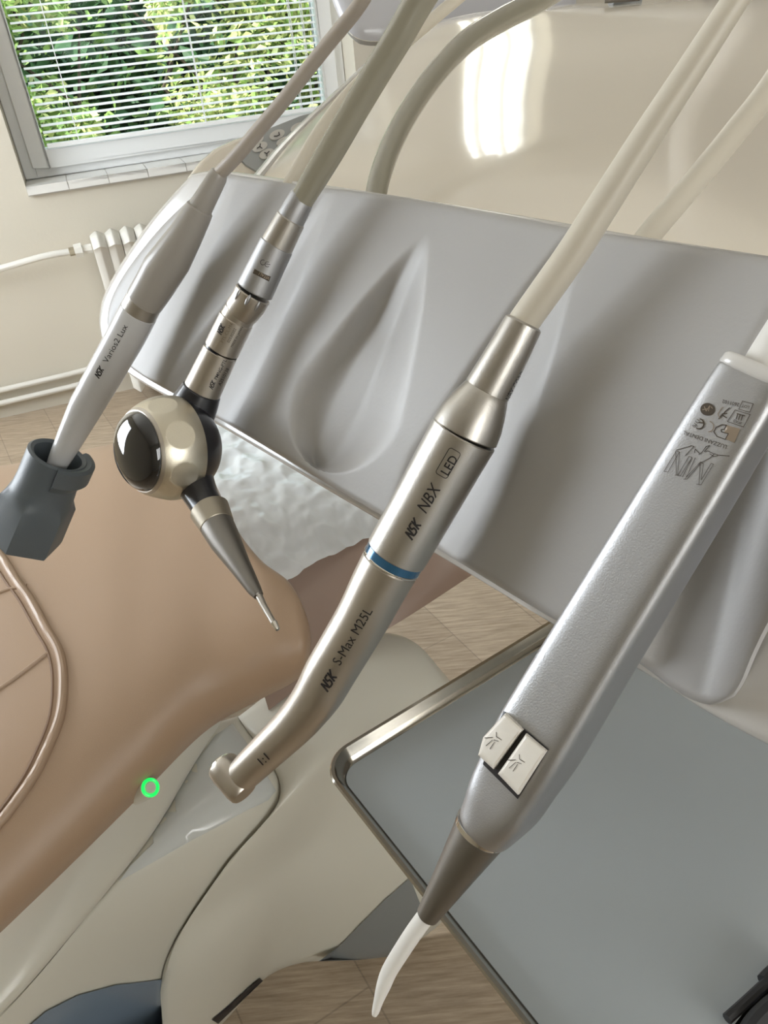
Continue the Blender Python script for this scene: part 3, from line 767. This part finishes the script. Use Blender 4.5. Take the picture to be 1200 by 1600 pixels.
# chamber
dS = pd(265, 700, K2); dS *= .955; SC = at(265, 700, dS); SR = 83*dS/F*.985
_v = -ray(265, 700).normalized(); _rl = (R-_v*R.dot(_v)).normalized(); _ul = _v.cross(_rl)
axs = (-_rl*.85-_ul*.10+_v*.52).normalized()
def sphere_zone(name, t0, t1, m, n=24, rs=1., seg=72, flat0=False, parent=None, push=None):
    q = axs.cross(V((0, 0, 1))).normalized(); w = axs.cross(q); vs = []; fs = []
    for i in range(n+1):
        th = t0+(t1-t0)*i/n; c_, s_ = math.cos(th), math.sin(th)
        for k in range(seg):
            a = 2*math.pi*k/seg; dr = q*math.cos(a)*s_+w*math.sin(a)*s_+axs*c_
            rr_ = SR*rs
            if push: rr_ *= push(dr)
            vs.append(SC+dr*rr_)
    for i in range(n):
        for k in range(seg): k2 = (k+1) % seg; fs.append((i*seg+k, i*seg+k2, (i+1)*seg+k2, (i+1)*seg+k))
    fs += [tuple(range(seg)), tuple(n*seg+k for k in range(seg))]
    return link(name, vs, fs, m, parent or h2, True, 35)
thc = math.acos(50/83); thb = math.acos(-15/83)
def dirpx(x, y):     # direction from the chamber centre of the sphere point seen at (x, y)
    d = ray(x, y).normalized(); o = C-SC; b2 = o.dot(d); c2 = o.dot(o)-SR*SR; t_ = -b2-math.sqrt(max(0, b2*b2-c2)); return (o+d*t_).normalized()
DIM = [dirpx(254, 631), dirpx(283, 679), dirpx(290, 743)]
an = math.acos(max(-1, min(1, DIM[0].dot(axs))))
q_ = axs.cross(DIM[1]).normalized()
DIM += [Matrix.Rotation(math.radians(a), 3, axs) @ DIM[1] for a in (100, 148, 196, 244)]
rd_ = math.radians(13.5)
def dimple(dr):
    for d in DIM:
        a = dr.angle(d)
        if a < rd_*1.12:
            fl = math.cos(rd_)/math.cos(min(a, rd_)); e = max(0, 1-(a-rd_)/(rd_*.12)) if a > rd_ else 1
            return 1-(1-fl*.992)*e
    return 1
sphere_zone('chamber_shell', thc, thb, 'gold', 90, seg=260, push=dimple)
sphere_zone('chamber_rim', thc-.05, thc+.02, 'steel2', 6, 1.004)
sphere_zone('chamber_back', thb+.012, math.pi-.02, 'black', 24, .985)
# glossy bulging cap
q = axs.cross(V((0, 0, 1))).normalized(); w = axs.cross(q); vs = []; fs = []; rc = SR*math.sin(thc)*.945; cc = SC+axs*SR*math.cos(thc)*1.0
for i in range(17):
    t_ = i/16
    for k in range(72):
        a = 2*math.pi*k/72; rr_ = rc*math.cos(t_*math.pi/2) if i < 16 else 1e-5; vs.append(cc+(q*math.cos(a)+w*math.sin(a))*rr_+axs*rc*.5*math.sin(t_*math.pi/2))
fs = [(i*72+k, i*72+(k+1) % 72, (i+1)*72+(k+1) % 72, (i+1)*72+k) for i in range(16) for k in range(72)]+[tuple(range(72))]
link('chamber_cap', vs, fs, 'glassblack', h2, True, 60)
seg2('black_neck', [(296, 735, 36), (306, 758, 30), (318, 782, 25.5), (329, 800, 25)], 'black')
seg2('nozzle_collar', [(327, 796, 31), (340, 822, 27)], 'collarmetal')
seg2('nozzle', [(339, 821, 26.5), (352, 845, 24.5), (375, 884, 17), (398, 922, 11), (405, 932, 8)], 'dalu')
seg2('nozzle_tube', [(403, 928, 6.0), (412, 946, 5.2), (424, 967, 4.6), (430, 977, 4.8)], 'steel', .0001)
seg2('nozzle_tube', [(428, 972, 5.6), (434, 984, 4.2)], 'chrome', .0002)
pxtube('hose', [(690, -55, 25), (656, 0, 23.5), (622, 60, 22.5), (587, 117, 22), (551, 178, 21.3), (515, 240, 20.8), (472, 312, 18.5)], K2, 'hoseolive', h2, 40, smoothn=60,
       sect=lambda a, t: (math.cos(a)*(1+.02*abs(math.sin(5*a))), math.sin(a)*(1+.02*abs(math.sin(5*a)))))
b_ = bvh([c3])
marks('approval_mark', [arc(418, 413, 4, 60, 300, 10), [(422, 413.5), (415, 412)][::1]], .9, b_, M['ink'], h2)
marks('approval_mark', [arc(411, 410, 4, 60, 300, 10)], .9, b_, M['ink'], h2)
patch('label_plate', [(398, 420), (423, 432), (420, 440), (395, 427)], b_, 'ink2', h2, .0001, 4)
lettering('VITALI', 421.5, 433.5, 152, 6.6, bvh([c3]), M['inkpale'], h2, bold=2, squash=.95)
b_ = bvh([c5])
nsk(346, 523, 66, 8, b_, h2)
lettering('PTL-CL-M4', 348.5, 536.5, 62, 7.2, b_, M['inkpale'], h2)
lettering('02530202', 358, 536, 62, 6.2, b_, M['ink2'], h2)
lettering('MADE IN JAPAN', 363, 543, 62, 5, b_, M['ink2'], h2)
b_ = bvh([c6])
nsk(332, 608, 66, 6.5, b_, h2)
lettering('PMNG-PTL', 338.5, 594, 63, 7.4, b_, M['ink'], h2, bold=.6)
lettering('A2510138', 344.5, 603, 63, 7.2, b_, M['ink'], h2)

# ---- 3 motor with contra angle
K3 = .085
h3 = thing('electric_motor_handpiece', 'satin steel handpiece with thin blue ring and bent angled head', 'dental handpiece', at(700, 720, pd(700, 720, K3)))
def seg3(name, st, m='steel', bev=.0005, **k): return pxtube(name, st, K3, m, h3, 64, bev=bev, **k)
n1 = seg3('cord_boot', [(819, 503, 31), (800, 540, 33), (760, 612, 37)], 'steel')
n2 = seg3('motor_shoulder', [(763, 607, 36), (757, 618, 40), (747, 636, 47), (737, 654, 52.5), (726, 676, 54.6)], 'steel', .0003)
n3 = seg3('motor_body', [(726, 676.5, 54.6), (700, 722, 53.3), (660, 794, 51), (619, 866, 49)], 'steel', .0003)
seg3('blue_ring', [(619, 866, 47.6), (613, 877, 47.2)], 'blue', 0)
seg3('ring_edge', [(613, 876.5, 48), (611, 880, 47.8)], 'chrome', .0002)
cst = [(611, 880, 46.8), (592, 915, 45), (568, 962, 42.5), (540, 1010, 41.2), (515, 1052, 40.3), (500, 1080, 38.5), (482, 1106, 35.5), (462, 1130, 33), (440, 1152, 31), (415, 1176, 29), (392, 1198, 27.5), (380, 1210, 26)]
n4 = seg3('contra_angle', [tuple(q) for q in cr(cst, 50)], 'steel2', .0004)
# head: short cylinder across the end
ha = at(346, 1194, pd(346, 1194, K3+.012)); hb = at(383, 1240, pd(383, 1240, K3-.004)); hv = (hb-ha).normalized(); hl = (hb-ha).length; hr = 25*pd(360, 1212, K3)/F
hd = tube('head', [ha-hv*.0000, ha+hv*.0006, ha+hv*hl*.25, ha+hv*hl*.8, hb-hv*.0006, hb], [hr*.93, hr*1.0, hr*1.04, hr*.98, hr*.90, hr*.8], 'steel2', h3, 48, angle=50)
tube('push_button', [ha+hv*.0002, ha-hv*.0006, ha-hv*.0012, ha-hv*.0016], [hr*.86, hr*.82, hr*.6, hr*.02], 'chrome', hd, 48, angle=60)
pxtube('hose', [(1190, -60, 20), (1146, 5, 21), (1078, 110, 22.5), (1010, 214, 24), (944, 318, 25), (890, 402, 25.5), (822, 498, 25), (808, 522, 24.5)], K3, 'hosecream', h3, 40, smoothn=60)
b_ = bvh([n3])
nsk(644, 843, 59, 15, b_, h3, 1.05)
lettering('NBX', 665, 804, 59, 27, b_, M['ink'], h3, shear=.25, squash=.82, bold=.5)
lettering('LED', 699.5, 744.5, 59, 20, b_, M['ink'], h3, bold=1.2, squash=.92, spacing=1.05)
def rrect(x, y, ang, w, h, r_):
    pts = []
    for cx, cy, a0 in ((w-r_, h-r_, 0), (r_, h-r_, 90), (r_, r_, 180), (w-r_, r_, 270)): pts += arc(cx, cy, r_, a0, a0+90, 4)
    pts.append(pts[0]); return [[place2d(p, x, y, math.radians(ang)) for p in pts]]
marks('frame_mark', rrect(697.5, 748.5, 60, 46, 20, 4), 1.1, b_, M['ink'], h3)
b_ = bvh([n4])
nsk(512, 1080, 58, 15, b_, h3, 1.05)
lettering('S-Max M25L', 531, 1041, 59, 21.5, b_, M['ink'], h3, squash=.93)
lettering('1:1', 408, 1198, 42, 19, b_, M['ink'], h3, bold=.6, squash=.95)
lettering('NBX CORD', 795, 627, 60, 11, bvh([n1]), M['ink'], h3, squash=.9)

# ---- 4 three-way syringe
K4 = .10
h4 = thing('air_water_syringe', 'large silver air water syringe with two ivory buttons and white tip', 'dental syringe', at(900, 950, pd(900, 950, K4)))
hint4 = (-ray(930, 1010).normalized()*1.0 - R*.42 + U*.10).normalized()
def sq(e, t0=9., t1=10.):
    def s_(a, t):
        c_, s2 = math.cos(a), math.sin(a); b_ = sm((t-t0)/(t1-t0)); n_ = e+(2-e)*b_
        k_ = (abs(c_)**n_+abs(s2)**n_)**(-1/n_); return c_*k_*(.74+.26*b_), s2*k_*(.84+.16*b_)
    return s_
bst = [(1185, 590, 66), (1150, 648, 69), (1075, 772, 71), (1000, 895, 72), (930, 1010, 73), (870, 1110, 74), (845, 1152, 74), (824, 1188, 71), (806, 1220, 66), (789, 1250, 59.5), (772, 1274, 51), (755, 1295, 44.5)]
bst = [tuple(q) for q in cr(bst, 110)]
s1 = pxtube('syringe_body', bst, K4, 'alu', h4, 96, hint=hint4, sect=sq(5.5, .86, 1.), bev=.0005, angle=60)
pxtube('steel_ring', [(755, 1292, 44.5), (751, 1299, 43.5)], K4, 'chrome', h4, 64)
pxtube('nozzle_cone', [(752, 1297, 42.5), (720, 1348, 33), (667, 1432, 18)], K4, 'dalu', h4, 64, bev=.0004)
pxtube('tip', [tuple(q) for q in cr([(674, 1420, 14), (650, 1452, 13.8), (628, 1485, 13.4), (609, 1516, 12.6), (600, 1538, 11.5), (592, 1562, 8), (587, 1580, 6), (585, 1586, 4.2)], 40)], K4, 'tipwhite', h4, 32)
pxtube('cap_ring', [(1196, 575, 71), (1183, 596, 72)], K4, 'white', h4, 64, hint=hint4, sect=sq(3.6), bev=.0006, angle=60)
pxtube('hose', [(1188, 590, 36), (1203, 562, 35), (1230, 515, 33), (1300, 400, 31), (1420, 210, 30), (1600, -60, 28)], K4, 'tipwhite', h4, 32, smoothn=40)
bs = bvh([s1])
def btn(outl, name='button', cen=None):
    cx = sum(p[0] for p in outl)/len(outl); cy = sum(p[1] for p in outl)/len(outl)
    # rounded key: stacked outlines lifted off the body
    base = []; n_ = 40
    dense = cr([(x, y, 0) for x, y in outl+[outl[0]]], 2) and [V((a[0]+(b2[0]-a[0])*i/10, a[1]+(b2[1]-a[1])*i/10)) for a, b2 in zip(outl, outl[1:]+[outl[0]]) for i in range(10)]
    lv = [(1.0, -.0006), (1.0, .0010), (.97, .0016), (.90, .00195), (.80, .0021)]; vs = []; fs = []; m_ = len(dense)
    nrm_h = cast(bs, cx, cy, 0)
    hit = bs.ray_cast(C, ray(cx, cy).normalized()); nr_ = hit[1]
    nr_ = (hint4-(at(845, 1152, pd(845, 1152, K4))-at(1000, 895, pd(1000, 895, K4))).normalized()*hint4.dot((at(845, 1152, pd(845, 1152, K4))-at(1000, 895, pd(1000, 895, K4))).normalized())).normalized()
    hs_ = [cast(bs, cx+(p.x-cx)*k_, cy+(p.y-cy)*k_, 0) for p in dense for k_ in (1, .93, .8, .5)]; top = max([(q-hit[0]).dot(nr_) for q in hs_ if q is not None]+[0])
    for s_, l_ in lv:
        l_ = l_+(top if l_ > 0 else -.001)
        for p in dense:
            r_ = ray(cx+(p.x-cx)*s_, cy+(p.y-cy)*s_); t_ = (hit[0]+nr_*max(0, l_)-C).dot(nr_)/r_.dot(nr_)
            vs.append(C+r_*t_+nr_*min(0, l_))
    for i in range(len(lv)-1):
        for k in range(m_): k2 = (k+1) % m_; fs.append((i*m_+k, i*m_+k2, (i+1)*m_+k2, (i+1)*m_+k))
    fs.append(tuple((len(lv)-1)*m_+k for k in range(m_)))
    return link(name, vs, fs, 'button', h4, True, 30)
patch('button_gap', [(789, 1111), (858, 1171), (810, 1248), (756, 1194), (772, 1148)], bs, 'ink', h4, .0003, 8)
k1 = btn([(790, 1114), (817, 1140), (771, 1202), (747, 1180), (755, 1152)])
k2_ = btn([(822, 1146), (854, 1173), (809, 1242), (778, 1209)])
bk = bvh([k1, k2_])
for kk, ox, oy in ((k1, 0, 0), (k2_, 36, 35)):
    ls = [[(776, 1144), (776, 1151), (784, 1156)], [(779, 1158), (772, 1156)], [(770, 1152), (758, 1153)], [(770, 1156), (760, 1165)], [(773, 1159), (766, 1170)]]
    marks('symbol', [[(x+ox, y+oy) for x, y in l_] for l_ in ls], 1.0, bvh([kk]), M['ink2'], kk)
# engraved marks near the cap
bb = bvh([s1])
def sc5(*p): return [(1030+x/7.06, 600+y/7.06) for x, y in p]
def e5(lines, w=.9, m='ink2', name='engraving'): return marks(name, [sc5(*l_) for l_ in lines], w, bb, M[m], h4)
e5([[(920, 190), (1040, 220), (1000, 312), (880, 280), (920, 190)]])
lettering('LOT', 1030+1000/7.06, 600+245/7.06, 165, 6.4, bb, M['ink2'], h4)
lettering('2601102', 1030+890/7.06, 600+215/7.06, 167, 7.8, bb, M['ink2'], h4)
e5([[(838, 288), (1005, 338), (930, 475), (755, 415), (838, 288)]])
e5([[(868, 330), (850, 385)], [(895, 340), (877, 395)], [(922, 348), (904, 403)], [(860, 328), (945, 352)]], 1.4)
lettering('IPX0', 1030+915/7.06, 600+420/7.06, 161, 6.8, bb, M['ink2'], h4)
e5([[(778, 265), (735, 300), (660, 385), (700, 330), (750, 325)], [(700, 345), (745, 375)]], 1.6)
e5([[(700, 255), (650, 330), (670, 380)]], 1.2, 'inkpale')
cq = [(535+80*math.cos(a/24*2*math.pi), 280+70*math.sin(a/24*2*math.pi)) for a in range(24)]
patch('waste_mark', sc5(*cq), bb, 'ink2', h4, .0001, 4)
e5([[(500, 250), (520, 300), (560, 240), (545, 300)], [(480, 285), (530, 275)], [(570, 250), (590, 270)]], 1.0, 'inkpale')
e5([arc(440, 440, 55, -75, 115, 14), [(490, 430), (440, 425)]], 2.0, 'ink2')
e5([arc(545, 470, 58, -75, 90, 14)], 1.3, 'inkpale')
lettering('1370', 1030+425/7.06, 600+378/7.06, 235, 7.6, bb, M['ink2'], h4)
e5([[(745, 455), (690, 450), (630, 480), (605, 530), (640, 580), (730, 612), (765, 550), (690, 530), (685, 505), (720, 500), (745, 455)]], 1.3)
patch('company_mark', sc5((750, 455), (895, 495), (830, 650), (735, 610), (765, 555), (720, 535)), bb, 'inkpale', h4, .0001, 4)
lettering('LUZZANI DENTAL', 1030+755/7.06, 600+680/7.06, 161, 8.6, bb, M['ink2'], h4, squash=1.02)
# MINI light
e5([[(55, 965), (190, 740), (225, 750), (100, 970), (55, 965)], [(225, 750), (205, 1010), (330, 800), (365, 810), (235, 1015), (180, 1005)], [(185, 740), (190, 1005)], [(365, 810), (260, 1025)], [(400, 815), (290, 1050)]], .8)
e5([[(270, 1050), (310, 1050), (455, 880), (440, 1110), (465, 1112), (600, 885), (575, 875), (465, 1060), (490, 880), (460, 860), (300, 1030)], [(415, 1105), (445, 1112)]], .8)
e5([[(775, 795), (650, 785), (610, 770), (560, 820), (430, 885)], [(650, 790), (600, 800), (560, 770)], [(600, 770), (540, 740), (500, 745), (560, 680), (520, 690), (470, 760), (440, 775)], [(440, 760), (400, 720), (390, 760)], [(350, 680), (385, 690), (290, 790)], [(190, 730), (350, 685)]], 1.0, 'ink2')

# ------------------------------------------------------------------ loose supply hoses behind
def back_hose(label, st, m, seg=32):
    pts = cr([(x, y, h, d) for x, y, h, d in st], 60) if False else None
    P = cr([at(x, y, d) for x, y, h, d in st], 60); L = [0]
    hh = cr([(h*d/F, 0, 0) for x, y, h, d in st], 60)
    o = tube('supply_hose', P, [max(.0005, q.x) for q in hh], m, unit, seg); o['label'] = label
    return o
back_hose('thin beige hose behind the olive hose, dipping behind left part of holder', [(760, -40, 9, .42), (712, 0, 9.5, .40), (634, 66, 10, .38), (560, 130, 10.5, .36), (503, 200, 10.5, .33), (455, 282, 10.5, .30), (446, 305, 10.5, .295)], 'hosecream')
back_hose('bent shiny olive hose dipping behind middle of holder', [(905, -40, 17, .42), (843, 0, 17, .40), (785, 30, 17, .38), (733, 62, 17.5, .36), (690, 105, 18, .34), (652, 155, 18, .32), (617, 215, 17.5, .30), (594, 275, 17, .285), (584, 325, 17, .28)], 'hoseolive')
back_hose('beige hose dipping behind right part of holder, right of cream motor hose', [(1330, -60, 20, .25), (1215, 120, 20, .235), (1150, 205, 20, .225), (1080, 290, 19.5, .215), (1012, 370, 19.5, .205), (985, 410, 19, .20)], 'hosecream')

# ------------------------------------------------------------------ tray
TZ = CH-.235
tc0 = atz(503, 1208, TZ); te1 = (atz(838, 968, TZ)-tc0).normalized(); te2 = (atz(752, 1605, TZ)-tc0).normalized()
bis = (te1+te2).normalized(); prp = V((-bis.y, bis.x, 0))
if prp.dot(te1) < 0: prp = -prp
te1 = (bis+prp).normalized(); te2 = (bis-prp).normalized(); te3 = V((0, 0, 1))
ty = thing('instrument_tray', 'grey instrument tray with polished steel rim under the holder', 'tray', tc0+te1*.13+te2*.17)
TW, TL = .30, .36
def rr_path(inset, z, rad):
    pts = []
    for cx, cy, a0 in ((TW-inset-rad, TL-inset-rad, 0), (inset+rad, TL-inset-rad, 90), (inset+rad, inset+rad, 180), (TW-inset-rad, inset+rad, 270)):
        for i in range(13):
            a = math.radians(a0+90*i/12); pts.append(tc0+te1*(cx+rad*math.cos(a))+te2*(cy+rad*math.sin(a))+te3*z)
    return pts
prof = [(0.0, .0055, .012), (-.0008, .0062, .0128), (-.0002, .0070, .0122), (.0010, .0068, .011), (.0026, .0035, .0095), (.0040, .0004, .008), (.0052, .0, .007)]
vs = []; fs = []
for ins, z_, r_ in prof+[(.0052, -.0012, .007), (.0038, -.0010, .008), (.0018, .003, .0095)]: vs += rr_path(ins, z_, r_)
n_ = 52; k_ = len(prof)+3
for i in range(k_):
    for j in range(n_): j2 = (j+1) % n_; i2 = (i+1) % k_; fs.append((i*n_+j, i*n_+j2, i2*n_+j2, i2*n_+j))
link('tray_rim', vs, fs, 'rim', ty, True, 50)
vs = rr_path(.0045, .0006, .0075)+rr_path(.0045, -.0012, .0075)
link('tray_surface', vs, [tuple(range(52)), tuple(range(103, 51, -1))]+[(i, (i+1) % 52, 52+(i+1) % 52, 52+i) for i in range(52)], 'tray', ty, False)
f = MB(); q = tc0+te1*.12+te2*.15; f.box(q+te3*-.0152, te1*.06, te2*.06, te3*.0138)
f.build('tray_bracket', 'white', ty)
# tray support arm, reaching from the column
tube('tray_arm', cr([q+te1*.03+te2*.03+te3*-.02, q+te1*.2+te3*-.05, rm(.93, 2.75, .93)], 24), .012, 'white', ty, 16)
# clip lying on tray
cl = thing('black_clip', 'black handled metal clip at bottom right corner on the tray', 'dental tool', atz(1190, 1580, TZ+.002))
def zt(x, y, h): return atz(x, y, TZ+.0008+h)
P = [zt(1136, 1592, .004), zt(1165, 1566, .004), zt(1200, 1534, .005), zt(1240, 1500, .005)]
tube('clip_arm', cr(P, 16), .0014, 'rubber', cl, 8)
P = [zt(1148, 1612, .0015), zt(1170, 1583, .0015), zt(1200, 1548, .0015), zt(1240, 1510, .0015)]
tube('clip_blade', cr(P, 16), .0013, 'chrome', cl, 8)
P = [zt(1165, 1625, .003), zt(1180, 1600, .004), zt(1205, 1575, .005), zt(1240, 1550, .005)]
tube('clip_handle', cr(P, 16), .0028, 'rubber', cl, 10)
P = [zt(1195, 1535, .004), zt(1203, 1526, .004), zt(1230, 1500, .004)]
tube('clip_hinge', cr(P, 8), .0022, 'rubber', cl, 10)
